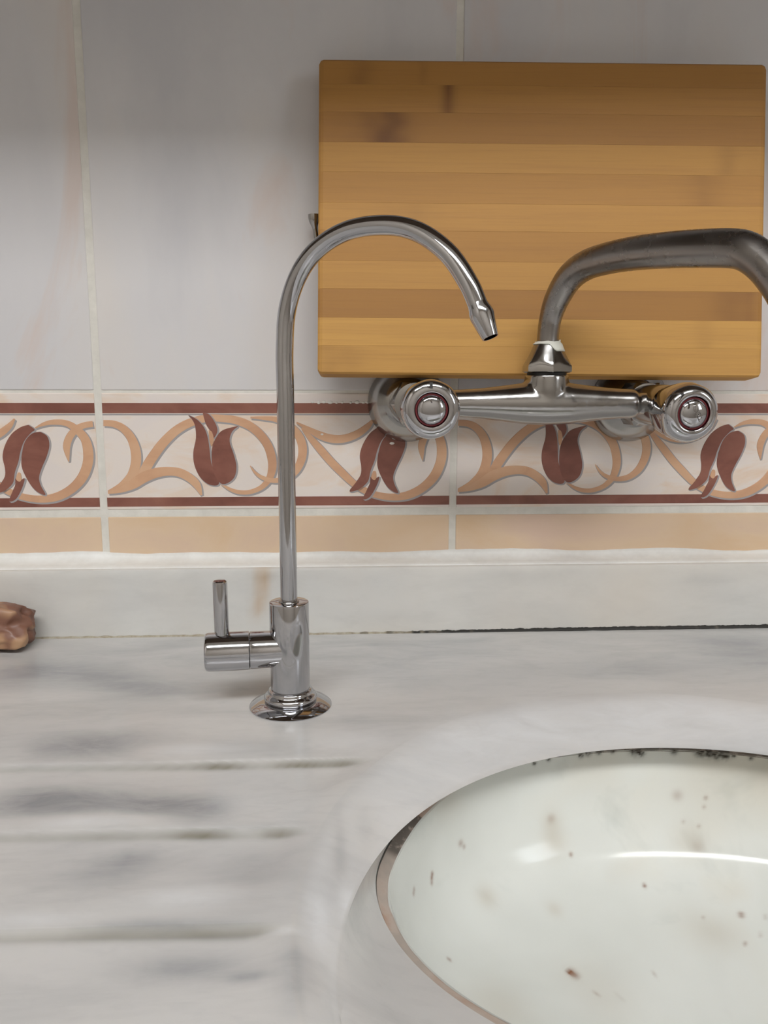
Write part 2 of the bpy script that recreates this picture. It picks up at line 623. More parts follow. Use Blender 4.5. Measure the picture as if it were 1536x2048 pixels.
def poly_box(nm, x0, x1, z0, z1, y):
    bm = bmesh.new()
    t = [bm.verts.new((a * .01, y * .01, b * .01)) for a, b in ((x0, z0), (x1, z0), (x1, z1), (x0, z1))]
    u = [bm.verts.new((a * .01, (y + .03) * .01, b * .01)) for a, b in ((x0 - .01, z0 - .01), (x1 + .01, z0 - .01), (x1 + .01, z1 + .01), (x0 - .01, z1 + .01))]
    bm.faces.new(t)
    for i in range(4):
        bm.faces.new((t[i], u[i], u[(i + 1) % 4], t[(i + 1) % 4]))
    bmesh.ops.recalc_face_normals(bm, faces=bm.faces)
    me = bpy.data.meshes.new(nm)
    bm.to_mesh(me)
    bm.free()
    return me


tiles()


def sealant_beads():
    bm = bmesh.new()
    bmesh.ops.create_icosphere(bm, subdivisions=2, radius=.01)
    for v in bm.verts:
        v.co.y *= .5
    for f in bm.faces:
        f.smooth = True
    me = bpy.data.meshes.new('sealant_bead')
    bm.to_mesh(me)
    bm.free()
    me.materials.append(M['clear_bead'])
    rnd = random.Random(4)
    for x, z, r in ((12.7, 16.3, .1), (14.9, 16.32, .09), (15.35, 16.28, .12), (15.7, 16.33, .1), (16.15, 16.3, .13), (16.6, 16.28, .08), (17.0, 16.31, .11), (17.6, 16.3, .09),
                    (18.05, 16.32, .12), (18.5, 16.29, .09), (18.8, 16.31, .1), (15.55, 14.05, .07), (20.55, 13.4, .12)):
        o = link('sealant_bead', me, None, wall_back, W(x, -.02, z) - root_loc(wall_back))
        o.scale = (r * rnd.uniform(1, 1.7), r, r * rnd.uniform(.8, 1.1))


sealant_beads()


# ------------------------------------------------------------------ worktop with sink opening and draining grooves
CT, AT, BT = (32.5, -33.0), 17.3, 19.0         # where the worktop starts to fall towards the sink
CE, AE = (32.5, -34.8), 15.84                  # crisp edge of the opening (BE differs back / front)
CS = (32.5, -27.0)                             # joint between slab and basin
ZE, ZS = -.9, -3.0
WX0, WX1, WY0, WY1 = -118, 150, -60, .2
LINES = [-21.7, -27.5, -33.3, -39.2, -45.0, -50.8]


def el_T(a): return CT[0] + AT * math.cos(a), CT[1] + BT * math.sin(a)
def el_E(a): return CE[0] + AE * math.cos(a), CE[1] + (15.6 if math.sin(a) > 0 else 13.0) * math.sin(a)
def el_S(a): return CS[0] + 14.3 * math.cos(a), CS[1] + (9.8 if math.sin(a) > 0 else 11.0) * math.sin(a)
def el_I(a): return CS[0] + 13.75 * math.cos(a), CS[1] + (9.3 if math.sin(a) > 0 else 10.2) * math.sin(a)


def z_S(a): return ZS + 1.6 * sstep(.2, .9, math.sin(a))        # the joint lies higher along the back


VEINS = [(4.71, -19.62, 2.97, 1.58, 0.00, 0.60), (3.43, -24.55, 1.89, 1.38, 0.00, 0.84), (6.22, -24.69, 2.60, 1.43, 0.00, 0.84), (9.22, -25.34, 1.75, 1.28, 0.00, 0.78), (11.06, -25.67, 1.16, 1.05, 0.00, 0.60), (8.18, -29.79, 1.72, 1.21, 0.00, 0.60), (8.84, -28.81, 1.05, 0.69, 0.00, 0.48), (10.45, -32.93, 2.00, 0.39, 0.00, 0.60), (12.95, -33.18, 1.63, 0.39, 0.00, 0.36), (11.94, -34.74, 1.88, 0.71, 0.00, 0.72), (14.00, -35.28, 0.67, 0.25, 0.00, 0.60), (15.51, -35.25, 0.64, 1.52, 0.00, 0.72), (13.46, -30.36, 1.20, 2.36, 0.00, 0.36), (1.30, -9.61, 4.72, 2.01, -0.50, 0.66), (5.68, -12.24, 2.89, 1.41, -0.20, 0.54), (4.07, -19.09, 2.46, 1.18, 0.00, 0.48), (-2.99, -8.98, 2.04, 2.05, 0.00, 0.48), (4.82, -4.14, 2.25, 1.10, 0.00, 0.36), (16.73, -28.62, 0.30, 2.22, 0.00, 0.60), (44.27, -7.08, 3.33, 3.87, 0.00, 0.54), (34.84, -9.50, 5.25, 2.33, 0.00, 0.30), (17.76, -26.87, 0.68, 1.98, 0.00, 0.42), (9.03, -36.12, 2.40, 0.76, 0.00, 0.18), (16.06, -32.72, 0.37, 1.34, 0.00, -0.60), (22.26, -19.66, 2.49, 2.21, 0.00, -0.42), (33.74, -16.51, 7.85, 2.42, 0.00, -0.48), (6.70, -26.31, 2.71, 0.55, 0.00, -0.96), (11.83, -31.43, 2.31, 0.73, 0.00, -0.72), (6.56, -32.48, 1.65, 0.40, 0.00, -0.48), (16.92, -30.84, 0.36, 1.15, 0.00, -0.60), (9.42, -20.13, 2.69, 0.70, 0.00, -0.60), (17.24, -19.41, 2.21, 1.03, 0.00, -0.48), (26.43, -18.09, 3.46, 1.59, 0.00, -0.36), (14.77, -33.40, 0.72, 0.19, 0.00, -0.72)]


def blob(x, y, table):
    s = 0
    for bx, by, sx, sy, rot, k in table:
        dx, dy = x - bx, y - by
        c, n = math.cos(rot), math.sin(rot)
        dx, dy = dx * c + dy * n, -dx * n + dy * c
        e = (dx / sx) ** 2 + (dy / sy) ** 2
        if e < 9:
            s += k * math.exp(-e)
    return s


def groove(x, y, out):
    """height change and stain of the draining board at (x, y); out = distance (cm) outside the fall line"""
    m = sstep(.1, 1.6, out) * sstep(-40, -12, x) * (1 if x < 32 else 0)
    if m <= 0 or y > LINES[0] + .4:
        return 0, 0
    h = .09 + .13 * sstep(-4, 15, x)
    wob = .12 * noise.noise((x * .12, y * .05, 3.1))
    for i, ly in enumerate(LINES):
        ly += wob
        nx = LINES[i + 1] + wob if i + 1 < len(LINES) else ly - 6
        if ly + .35 >= y > nx + .35:
            d = ly + .35 - y
            face = sstep(0, .4, d)
            back = sstep(.6, 5.6, d)
            st = math.exp(-((d - .3) / .24) ** 2) * (.35 + .6 * sstep(4, 14, x) * (.5 + .9 * noise.noise((x * .5, i * 7., 1))))
            return -h * m * (face - back * face), max(0, st) * m
    return 0, 0


def worktop():
    ang = []
    n1, n2 = 1300, 300
    for i in range(n1):
        ang.append(math.radians(100 + 160 * i / n1))
    for i in range(n2):
        ang.append(math.radians(260 + 200 * i / n2))
    n = len(ang)
    vs_, st, ve, pa = [], [], [], []
    rows = 0

    def put(x, y, z, s=0, v=0):
        vs_.append(W(x, y, z))
        st.append(max(0, min(1, s)))
        ve.append(max(0, min(1, v)))
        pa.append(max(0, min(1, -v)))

    # underside ring of the joint, wall of the cut, crisp edge, fall, top
    for k in range(9):                           # S -> E
        f = k / 8
        for a in ang:
            sx, sy = el_S(a)
            ex, ey = el_E(a)
            # softly convex on the sides, undercut at the back
            g = f ** .75
            z = z_S(a) + (ZE - z_S(a)) * (1 - (1 - f) ** 1.6)
            put(sx + (ex - sx) * g, sy + (ey - sy) * g, z, 0, 0)
        rows += 1
    for k in range(1, 16):                       # E -> T
        f = k / 15
        for a in ang:
            ex, ey = el_E(a)
            tx, ty = el_T(a)
            x, y = ex + (tx - ex) * f, ey + (ty - ey) * f
            zz = ZE * (1 - f) ** 1.15 * (1 - .35 * f)
            if k == 1:
                zz = ZE * .86
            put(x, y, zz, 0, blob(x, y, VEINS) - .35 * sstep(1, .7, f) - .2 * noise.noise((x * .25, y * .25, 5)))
        rows += 1
    R = 95
    for k in range(1, R + 1):                    # T -> rim of the slab
        f = (k / R) ** 1.5
        for a in ang:
            tx, ty = el_T(a)
            dx, dy = tx - CT[0], ty - CT[1]
            s = 1e9
            if dx > 1e-9: s = min(s, (WX1 - CT[0]) / dx)
            if dx < -1e-9: s = min(s, (WX0 - CT[0]) / dx)
            if dy > 1e-9: s = min(s, (WY1 - CT[1]) / dy)
            if dy < -1e-9: s = min(s, (WY0 - CT[1]) / dy)
            q = 1 + (s - 1) * f
            x, y = CT[0] + dx * q, CT[1] + dy * q
            out = math.hypot(dx, dy) * (q - 1)
            gz, gs = groove(x, y, out)
            edge = 0 if k < R else -.15
            put(x, y, gz + edge, gs, blob(x, y, VEINS))
        rows += 1
    last = (rows - 1) * n
    for i in range(n):                           # rim of the slab goes down
        v = vs_[last + i]
        vs_.append(Vector((v.x, v.y, CZ - .03)))
        st.append(0)
        ve.append(0)
        pa.append(0)
    rows += 1
    fs = []
    for r in range(rows - 1):
        for i in range(n):
            j = (i + 1) % n
            fs.append((r * n + i, r * n + j, (r + 1) * n + j, (r + 1) * n + i))
    for i in range(n):                           # underside, closing the solid
        j = (i + 1) % n
        fs.append(((rows - 1) * n + i, (rows - 1) * n + j, j, i))
    o = mesh('worktop', vs_, fs, M['worktop_marble'], auto=38)
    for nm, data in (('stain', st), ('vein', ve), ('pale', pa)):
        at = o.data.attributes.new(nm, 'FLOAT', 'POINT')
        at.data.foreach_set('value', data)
    tag(o, 'grey white marble worktop with draining grooves beside the sink opening', 'worktop')


worktop()

SPOTS = [(29.95, -17.86, -1.75, 0.18, 2.00), (29.54, -17.93, -1.84, 0.15, 2.00), (30.54, -17.80, -1.76, 0.15, 2.00), (31.32, -17.73, -1.75, 0.12, 2.00), (32.52, -17.70, -1.76, 0.28, 2.00), (32.87, -17.72, -1.87, 0.22, 2.00), (34.66, -17.82, -1.78, 0.19, 2.00), (35.95, -18.00, -1.79, 0.25, 2.00), (36.42, -18.09, -1.78, 0.28, 2.00), (36.87, -18.20, -1.85, 0.28, 2.00), (37.31, -18.31, -1.91, 0.18, 2.00), (37.66, -18.39, -1.82, 0.12, 2.00), (38.47, -18.64, -1.85, 0.12, 2.00), (27.71, -18.30, -1.84, 0.12, 2.00), (26.88, -18.54, -1.91, 0.12, 2.00), (27.26, -25.27, -8.78, 0.24, 1.00), (27.13, -25.22, -8.75, 0.13, 1.00), (32.34, -20.49, -7.82, 0.12, 0.90), (31.11, -25.21, -9.09, 0.11, 0.60), (36.56, -22.33, -8.31, 0.17, 0.80), (36.25, -18.47, -4.18, 0.12, 0.60), (34.80, -18.23, -4.13, 0.31, 0.35), (27.79, -18.88, -4.91, 0.24, 0.40), (28.76, -19.40, -6.65, 0.12, 0.70), (22.65, -21.19, -4.71, 0.17, 0.50), (22.83, -21.14, -4.93, 0.11, 0.50), (21.06, -22.82, -5.22, 0.11, 0.80), (21.02, -22.94, -5.36, 0.11, 0.80), (21.01, -23.06, -5.53, 0.11, 0.60), (20.08, -24.09, -5.12, 0.11, 0.50), (20.04, -24.24, -5.23, 0.11, 0.50), (21.51, -25.69, -7.48, 0.11, 0.70), (35.65, -19.21, -6.55, 0.37, 0.25), (35.82, -18.79, -5.62, 0.11, 0.40), (36.00, -23.87, -8.70, 0.11, 0.50), (36.15, -18.56, -4.65, 0.11, 0.40), (28.07, -26.27, -9.02, 0.11, 0.40), (29.06, -26.32, -9.14, 0.11, 0.50), (37.63, -22.61, -8.26, 0.11, 0.40), (36.95, -23.47, -8.54, 0.11, 0.40), (35.04, -18.61, -5.45, 0.11, 0.30), (34.66, -22.27, -8.42, 0.11, 0.30), (27.88, -19.24, -5.99, 0.75, -0.40), (27.81, -18.91, -5.05, 0.60, -0.30), (34.25, -22.89, -8.59, 1.26, -0.20), (35.30, -23.26, -8.62, 1.11, -0.20), (23.85, -21.98, -7.11, 0.56, -0.35), (27.28, -21.87, -7.98, 0.43, -0.30), (35.28, -19.04, -6.35, 0.92, -0.30), (23.42, -27.65, -8.24, 1.46, -0.30), (28.35, -26.38, -9.07, 1.53, -0.20), (36.50, -18.57, -4.35, 1.84, -0.12), (39.18, -19.03, -2.62, 1.21, -0.30), (30.26, -17.88, -2.08, 1.84, -0.20), (36.05, -18.08, -2.13, 1.85, -0.25), (22.02, -21.03, -2.44, 1.13, -0.25)]


def basin():
    root = tag(empty('sink_basin', W(CS[0], CS[1], -14)), 'white marble sink basin with brown rust spots under the worktop', 'sink')
    n = 840
    H = 6.35
    vs_, st, ve, bl, fs = [], [], [], [], []
    R = 110
    ang = [2 * math.pi * i / n for i in range(n)]
    prof = catmull([(1, 0, 0), (.975, 1.1, 0), (.945, 2.2, 0), (.90, 3.2, 0), (.83, 4.0, 0), (.72, 4.65, 0), (.55, 5.25, 0), (.3, 5.95, 0), (.13, 6.35, 0)], 14)
    R = len(prof) - 1
    for k in range(R + 1):
        rr, d = prof[k].x, prof[k].y
        for a in ang:
            ix, iy = el_I(a)
            x, y = CS[0] + (ix - CS[0]) * rr, CS[1] + (iy - CS[1]) * rr - 4.2 * max(0, .86 - rr) ** 1.3
            z = ZS - .35 - d + (z_S(a) - ZS) * max(0, 1 - d / 5)
            vs_.append(W(x, y, z))
            s = v = bk = 0
            for sx, sy, sz, r, kk in SPOTS:
                e = ((x - sx) ** 2 + (y - sy) ** 2 + (z - sz) ** 2) / (r * r)
                if e < 6:
                    if kk > 1.5:
                        bk += math.exp(-e) * (1 + .8 * noise.noise((x * 9, y * 9, z * 9)))
                    elif kk > 0:
                        s += kk * math.exp(-e * 1.2)
                    else:
                        v += -kk * math.exp(-e)
            st.append(min(1, s))
            bl.append(max(0, min(1, bk)))
            ve.append(min(1, v))
    for k in range(R):
        for i in range(n):
            j = (i + 1) % n
            fs.append((k * n + i, k * n + j, (k + 1) * n + j, (k + 1) * n + i))
    # outer shell
    b0 = len(vs_)
    for k in range(9):
        t = k / 8
        for a in ang:
            ix, iy = el_I(a)
            q = 1.13 - .5 * t ** 3
            vs_.append(W(CS[0] + (ix - CS[0]) * q, CS[1] + (iy - CS[1]) * q - 2 * t * t, ZS - .35 - (H + 2.2) * t + (z_S(a) - ZS) * (1 - t)))
            st.append(0)
            ve.append(0)
            bl.append(0)
    for k in range(8):
        for i in range(n):
            j = (i + 1) % n
            fs.append((b0 + k * n + j, b0 + k * n + i, b0 + (k + 1) * n + i, b0 + (k + 1) * n + j))
    for i in range(n):
        j = (i + 1) % n
        fs.append((j, i, b0 + i, b0 + j))
    o = mesh('bowl', vs_, fs, M['basin_marble'], root)
    for nm, data in (('stain', st), ('vein', ve), ('mould', bl)):
        at = o.data.attributes.new(nm, 'FLOAT', 'POINT')
        at.data.foreach_set('value', data)
    # joint between slab and basin
    vs_, fs, mo = [], [], []
    for a in ang:
        sx, sy = el_S(a)
        ix, iy = el_I(a)
        for f, z in ((.06, ZS - .07), (.12, ZS - .1), (.35, ZS - .18), (.75, ZS - .3), (1.02, ZS - .38), (1.02, ZS - .5), (.06, ZS - .5)):
            wob = .03 * noise.noise((sx * .8, sy * .8, z))
            vs_.append(W(sx + (ix - sx) * f, sy + (iy - sy) * f, z + wob + z_S(a) - ZS))
            m = 0
            if math.sin(a) > .2 and 24 < sx < 44:
                m = sstep(24, 29, sx) * (.6 + .6 * noise.noise((sx * .5, sy, 2)))
            if sx < 22 and -24.6 < sy < -22:
                m = max(m, .75 * sstep(-24.6, -24, sy))
            if sy < -30 and f < .1 and sx < 30:
                m = max(m, .45)
            mo.append(m)
    L = 7
    for i in range(n):
        j = (i + 1) % n
        for k in range(L):
            fs.append((i * L + k, j * L + k, j * L + (k + 1) % L, i * L + (k + 1) % L))
    o = mesh('joint', vs_, fs, M['sink_joint'], root)
    o['label'] = 'stained brown joint'
    at = o.data.attributes.new('mould', 'FLOAT', 'POINT')
    at.data.foreach_set('value', mo)
    # waste outlet
    v, f = lathe(W(CS[0], CS[1] - 2.85, ZS - .35 - H - .22), (0, 0, 1), [(0, 1.9), (.32, 2.1), (.4, 2.05), (.38, 1.75), (.2, 1.6), (.18, .2)], 36)
    mesh('waste_outlet', v, f, M['worn_chrome'], root, auto=40)


basin()


def upstand():
    root = tag(empty('marble_upstand', W(20, -1.1, 0)), 'low grey marble upstand along the foot of the tiled wall', 'upstand')
    vs_, fs, st, ve = [], [], [], []
    xs = [WX0 + i * .5 for i in range(int((150 - WX0) / .5) + 1)]
    prof = [(0.2, .0), (-2.2, .0), (-2.2, .6), (-2.2, 1.2), (-2.2, 1.8), (-2.2, 2.4), (-2.2, 3), (-2.2, 3.6), (-2.2, 4.2), (-2.2, 4.62), (-2.14, 4.78), (-1.98, 4.85), (.2, 4.9)]
    for x in xs:
        for y, z in prof:
            wy = .05 * noise.noise((x * .05, z * .1, 4)) if y < -1 else 0
            vs_.append(W(x, y + wy, z))
            s = .75 * math.exp(-((x - 10.9 - .1 * z) / .5) ** 2) * sstep(.2, 2, z) * (.6 + .7 * noise.noise((x, z * .6, 1)))
            st.append(max(0, min(1, s)))
            ve.append(min(1, blob(x, z, [(43.5, 3.6, 2.2, .5, 0, .5), (44, 2.6, 3, .4, 0, .4), (11.5, 4.2, .5, .12, 0, .9), (30, 4, 5, .5, 0, .3), (20, 1, 4, .5, 0, .25)])))
    P = len(prof)
    for i in range(len(xs) - 1):
        for k in range(P):
            fs.append((i * P + k, (i + 1) * P + k, (i + 1) * P + (k + 1) % P, i * P + (k + 1) % P))
    fs += [tuple(range(P)), tuple((len(xs) - 1) * P + k for k in range(P))]
    o = mesh('slab', vs_, fs, M['upstand_marble'], root, auto=40)
    for nm, data in (('stain', st), ('vein', ve)):
        at = o.data.attributes.new(nm, 'FLOAT', 'POINT')
        at.data.foreach_set('value', data)
    vs_, fs, mo = [], [], []
    xs = [WX0 + i * .12 for i in range(int((150 - WX0) / .12))]
    for x in xs:
        h = .10 + .07 * noise.noise((x * 1.7, 0, 0)) + .14 * sstep(16, 40, x) + .05 * noise.noise((x * 6, 2, 0)) * sstep(14, 24, x)
        h = max(.03, h)
        w = .12 + .05 * noise.noise((x * 1.1, 5, 0))
        for y, z in ((-2.1, h), (-2.22 - .4 * w, h * .8), (-2.25 - w, h * .3), (-2.27 - 1.2 * w, -.02), (-2.1, -.02)):
            vs_.append(W(x, y, z))
            mo.append(max(0, min(1, sstep(18, 27, x) * (1.1 + .5 * noise.noise((x * 2, 1, 1))) + .5 * sstep(14.5, 18, x) * sstep(-.1, .2, noise.noise((x * 1.6, 3, 1))))))
    for i in range(len(xs) - 1):
        for k in range(5):
            fs.append((i * 5 + k, (i + 1) * 5 + k, (i + 1) * 5 + (k + 1) % 5, i * 5 + (k + 1) % 5))
    o = mesh('corner_joint', vs_, fs, M['corner_joint'], root)
    o['label'] = 'mouldy joint line'
    at = o.data.attributes.new('mould', 'FLOAT', 'POINT')
    at.data.foreach_set('value', mo)
    # white caulk between upstand and tiles
    vs_, fs = [], []
    xs = [WX0 + i * .3 for i in range(int((150 - WX0) / .3))]
    for x in xs:
        e = .16 * noise.noise((x * .16, 0, 7)) + .05 * noise.noise((x * .9, 0, 2)) + .45 * max(0, noise.noise((x * .09, 3, 1)) + .1) + .15 * sstep(12, -4, x) - .1 * sstep(30, 45, x)
        d = .06 * noise.noise((x * .3, 4, 7))
        for y, z in ((.3, 5.5 + e), (-.05, 5.46 + e), (-.16, 5.28 + e * .6), (-.5, 5.06), (-1.3, 4.98), (-1.85 + d, 4.92), (-1.97 + d, 4.8), (.3, 4.8)):
            vs_.append(W(x, y, z))
    for i in range(len(xs) - 1):
        for k in range(8):
            fs.append((i * 8 + k, (i + 1) * 8 + k, (i + 1) * 8 + (k + 1) % 8, i * 8 + (k + 1) % 8))
    tag(mesh('trim_1', vs_, fs, M['white_caulk']), kind='structure')


upstand()


# ------------------------------------------------------------------ drinking water tap
def filter_tap():
    bx, by = 14.0, -14.85
    root = tag(empty('water_filter_tap', W(bx, by, 0)), 'slim chrome gooseneck drinking water tap with side lever on the worktop', 'tap')
    ch = M['polished_chrome']
    B = W(bx, by, 0)
    Z = Vector((0, 0, 1))
    v, f = lathe(B, Z, [(0, 2.25), (.06, 2.27), (.12, 2.2), (.3, 1.75), (.36, 1.42), (.36, .5)], 56)
    mesh('base_plate', v, f, ch, root, auto=50)
    v, f = lathe(B, Z, [(.34, 1.34), (.4, 1.43), (.5, 1.47), (.62, 1.45), (.72, 1.36), (.78, 1.25), (.84, 1.22), (.92, 1.22), (1.0, 1.16), (1.02, .6)], 56)
    mesh('collar', v, f, ch, root, auto=60)
    v, f = lathe(B, Z, [(.95, 1.06), (1.02, 1.08), (5.86, 1.08), (5.93, 1.06), (5.96, 1.0), (5.96, .55), (5.7, .53)], 56)
    mesh('body', v, f, ch, root, auto=35)
    ax = Vector((-1, -.10, 0)).normalized()
    VC = W(bx, by, 3.3)
    v, f = lathe(VC, ax, [(.0, .98), (.7, 1.0), (2.12, 1.02), (2.15, 1.0), (2.15, .6)], 48)
    mesh('valve_sleeve', v, f, ch, root, auto=35)
    v, f = lathe(VC, ax, [(2.1, .94), (2.2, .94)], 48)
    mesh('seam_ring', v, f, M['dark_gap'], root, auto=35)
    v, f = lathe(VC, ax, [(2.18, .6), (2.18, 1.02), (2.21, 1.05), (4.38, 1.05), (4.5, 1.0), (4.56, .9), (4.57, .3)], 48)
    mesh('valve_handle', v, f, ch, root, auto=35)
    P = VC + ax * .0362
    v, f = lathe(P, Vector((-.01, 0, 1)), [(.75, .39), (3.8, .39), (3.9, .37), (3.95, .31), (3.96, .1)], 32)
    mesh('lever', v, f, ch, root, auto=35)
    al = math.radians(35)
    dv = Vector((math.cos(al), -math.sin(al), 0))
    prof = [(0, 5.7), (0, 9), (0, 12), (0, 15), (0, 17.5), (0.0, 19.3), (.22, 21.35), (.97, 23.03), (2.2, 24.22), (4.0, 24.92), (6.1, 24.97), (7.85, 24.52), (9.4, 23.47), (10.45, 22.12), (11.02, 20.98)]
    path = [B + dv * q.x * .01 + Z * q.y * .01 for q in catmull([(a, b, 0) for a, b in prof], 8)]
    v, f = tube(path, [.0046] * len(path), 32)
    mesh('gooseneck', v, f, ch, root, auto=60)
    e, d = path[-1], (path[-1] - path[-5]).normalized()
    v, f = lathe(e - d * .002, d, [(0, .46), (.2, .5), (.4, .555), (.6, .55), (1.55, .375), (1.6, .36), (1.6, .31), (.9, .3), (.9, .05)], 32)
    mesh('spout_tip', v, f, ch, root, auto=40)
    v, f = lathe(W(bx, by, 5.9), Z, [(0, .56), (.1, .56), (.12, .5), (.12, .4)], 32)
    mesh('seal_ring', v, f, M['worn_chrome'], root)


filter_tap()


# ------------------------------------------------------------------ wall mounted mixer tap
def mixer():
    root = tag(empty('mixer_tap', W(29.8, -7, 16.4)), 'old chrome wall mixer tap with two round knobs and swivel spout', 'tap')
    ch, du = M['worn_chrome'], M['dull_chrome']
    F = Vector((0, -1, 0))
    for fx, ax in ((21.6, 22.05), (37.6, 37.25)):
        v, f = lathe(W(fx, 0.02, 16.3), F, [(0, 2.72), (.15, 2.8), (.5, 2.76), (.95, 2.5), (1.35, 2.1), (1.7, 1.75), (1.95, 1.5), (2.0, 1.3)], 52)
        mesh('wall_flange', v, f, ch, root)
        hexf = lambda k, a: 1 / math.cos((a % (math.pi / 3)) - math.pi / 6) if k in (1, 2) else 1.0
        v, f = lathe(W((fx + ax) / 2, -1.9, 16.3), F, [(0, 1.45), (.2, 1.42), (2.2, 1.42), (2.4, 1.4), (2.45, 1.1)], 48, True, hexf)
        mesh('union_nut', v, f, ch, root, auto=25)
        v, f = lathe(W(ax, -4.2, 16.3), F, [(0, 1.1), (.2, 1.25), (1.2, 1.3), (3.0, 1.32), (4.0, 1.28), (4.5, 1.15), (4.7, .95), (4.9, .9)], 44)
        mesh('valve_body', v, f, ch, root, auto=45)
        # knob
        kx, kz = (22.03, 16.23) if ax < 30 else (37.27, 16.05)
        kb = W(kx, -8.5, kz)
        if ax < 30:
            kp = [(0, 1.2), (.1, 1.45), (.4, 1.58), (1.8, 1.7), (2.3, 1.72), (2.62, 1.68), (2.8, 1.55), (2.9, 1.3), (2.92, 1.06), (2.9, 1.0), (2.6, .96), (2.5, .6)]
            tilt = Vector((0.02, -1, -.02))
        else:
            kp = [(0, 1.2), (.1, 1.45), (.4, 1.6), (1.5, 1.74), (2.1, 1.76), (2.5, 1.68), (2.78, 1.5), (2.92, 1.28), (2.95, 1.08), (2.9, 1.0), (2.6, .96), (2.5, .6)]
            tilt = Vector((0.06, -1, -.03))
        lob = lambda k, a: 1 + (.012 * math.cos(8 * a) if 1 <= k <= 4 else 0)
        v, f = lathe(kb, tilt, kp, 64, True, lob)
        kn = mesh('knob', v, f, M['polished_chrome'], root, auto=50)
        tn = tilt.normalized()
        v, f = lathe(kb, tilt, [(2.55, .95), (2.76, .95), (2.8, .93), (2.8, .86), (2.55, .86)], 48)
        r = mesh('ring', v, f, M['red_ring'], kn, auto=40)
        r['label'] = 'dark red ring'
        v, f = lathe(kb, tilt, [(2.55, .85), (2.82, .85), (2.92, .79), (3.0, .64), (3.05, .45), (3.08, .25), (3.09, .06)], 48)
        mesh('cap', v, f, M['polished_chrome'], kn, auto=60)
        # dark piece: a notch on the left knob, a painted reflection on the right
        aa, ww, hh = (math.radians(92), .1, .17) if ax < 30 else (math.radians(140), .2, .2)
        c0 = kb + tn * .0287
        e1 = Vector((math.cos(aa), 0, math.sin(aa)))
        e2 = Vector((-math.sin(aa), 0, math.cos(aa)))
        vv = []
        for dd in (0, .0012):
            for sa, sb in ((-1, -.7), (1, -1), (1, 1), (-1, .7)):
                vv.append(c0 + e1 * (.0139 + sa * hh * .01) + e2 * sb * ww * .01 + tn * (dd - ((.0012 if ax < 30 else .0024) if sa > 0 else 0)))
        mesh('notch_reflection_mark', vv, [(0, 1, 2, 3), (4, 5, 6, 7), (0, 1, 5, 4), (1, 2, 6, 5), (2, 3, 7, 6), (3, 0, 4, 7)], M['dark_gap'], kn, smooth=False)
        if ax > 30:
            tc = bpy.data.curves.new('cap_lettering', 'FONT')
            tc.body = 'ADELL'
            tc.size = .0042
            tc.extrude = .0003
            tc.align_x = 'CENTER'
            tc.align_y = 'CENTER'
            to = bpy.data.objects.new('cap_lettering', tc)
            COL.objects.link(to)
            me = bpy.data.meshes.new_from_object(to.evaluated_get(bpy.context.evaluated_depsgraph_get()))
            bpy.data.objects.remove(to)
            # lettering reads downwards to the right on the dome of the cap
            ro = math.radians(-58)
            ctr = kb + tn * .0308 - root_loc(kn)
            for vt in me.vertices:
                x, y = vt.co.x * .9, vt.co.y
                px, pz = x * math.cos(ro) - y * math.sin(ro), x * math.sin(ro) + y * math.cos(ro)
                px += .0010
                pz += .0006
                rr = math.hypot(px, pz)
                vt.co = ctr + Vector((px, -vt.co.z - .0001 + .0009 * (rr / .0062) ** 2.2, pz))
            me.materials.clear()
            link('cap_lettering', me, M['dull_chrome'], kn)
    # body of the mixer: bar with a hub, blended
    v, f = lathe(W(23.0, -7, 16.42), (1, 0, 0), [(0, .8), (.3, .85), (1.4, .88), (2.8, .97), (4.2, 1.14), (5.4, 1.3), (6.8, 1.36), (8.2, 1.3), (9.4, 1.15), (10.6, 1.02), (11.6, .95), (12.4, .92), (12.55, .84), (12.7, .7), (13.9, .7)], 44)
    v2, f2 = lathe(W(29.8, -7, 16.4), (0, 0, 1), [(-.9, .6), (0, 1.3), (.9, 1.38), (1.82, 1.36)], 44)
    k = len(v)
    o = mesh('body', v + v2, f + [tuple(i + k for i in q) for q in f2], ch, root)
    rm = o.modifiers.new('blend', 'REMESH')
    rm.mode = 'VOXEL'
    rm.voxel_size = .0007
    rm.use_smooth_shade = True
    sm = o.modifiers.new('smooth', 'SMOOTH')
    sm.factor = .5
    sm.iterations = 30
    v, f = lathe(W(29.8, -7, 18.15), (0, 0, 1), [(0, 1.22), (.2, 1.22)], 40)
    mesh('gap_ring', v, f, M['dark_gap'], root, auto=40)
    hx = lambda k, a: (1 + (1 / math.cos((a % (math.pi / 3)) - math.pi / 6) - 1) * (1, 1, 1, .6, .15, 0, 0, 0)[k])
    v, f = lathe(W(29.8, -7, 18.32), (0, 0, 1), [(0, 1.22), (.08, 1.36), (.4, 1.36), (.72, 1.28), (1.2, 1.08), (1.6, .92), (1.75, .85), (1.78, .6)], 60, True, hx)
    mesh('nut', v, f, ch, root, auto=30)
    vs_, fs = [], []
    sg = 40
    for k in range(6):
        for i in range(sg):
            a = 2 * math.pi * i / sg
            low = .42 * sstep(.55, .9, math.cos(a + .75)) + .02
            z = 20.24 + .12 * sstep(.8, 1, math.cos(a + .2)) * (1 - k / 5) - (low + .16) * k / 5 + (.03 * noise.noise((math.cos(a) * 2, math.sin(a) * 2, k)))
            r = (.74 if k < 2 else .74 + (.25 * (k - 1) / 4) * (.4 + low)) + .03 * noise.noise((math.cos(a) * 3, math.sin(a) * 3, k * .7)) + (.04 if k == 5 else 0)
            r = max(r, .70 if z > 20.1 else .86 + max(0, 20.07 - z) * .42)
            vs_.append(W(29.8 + r * math.cos(a), -7 + r * math.sin(a), z))
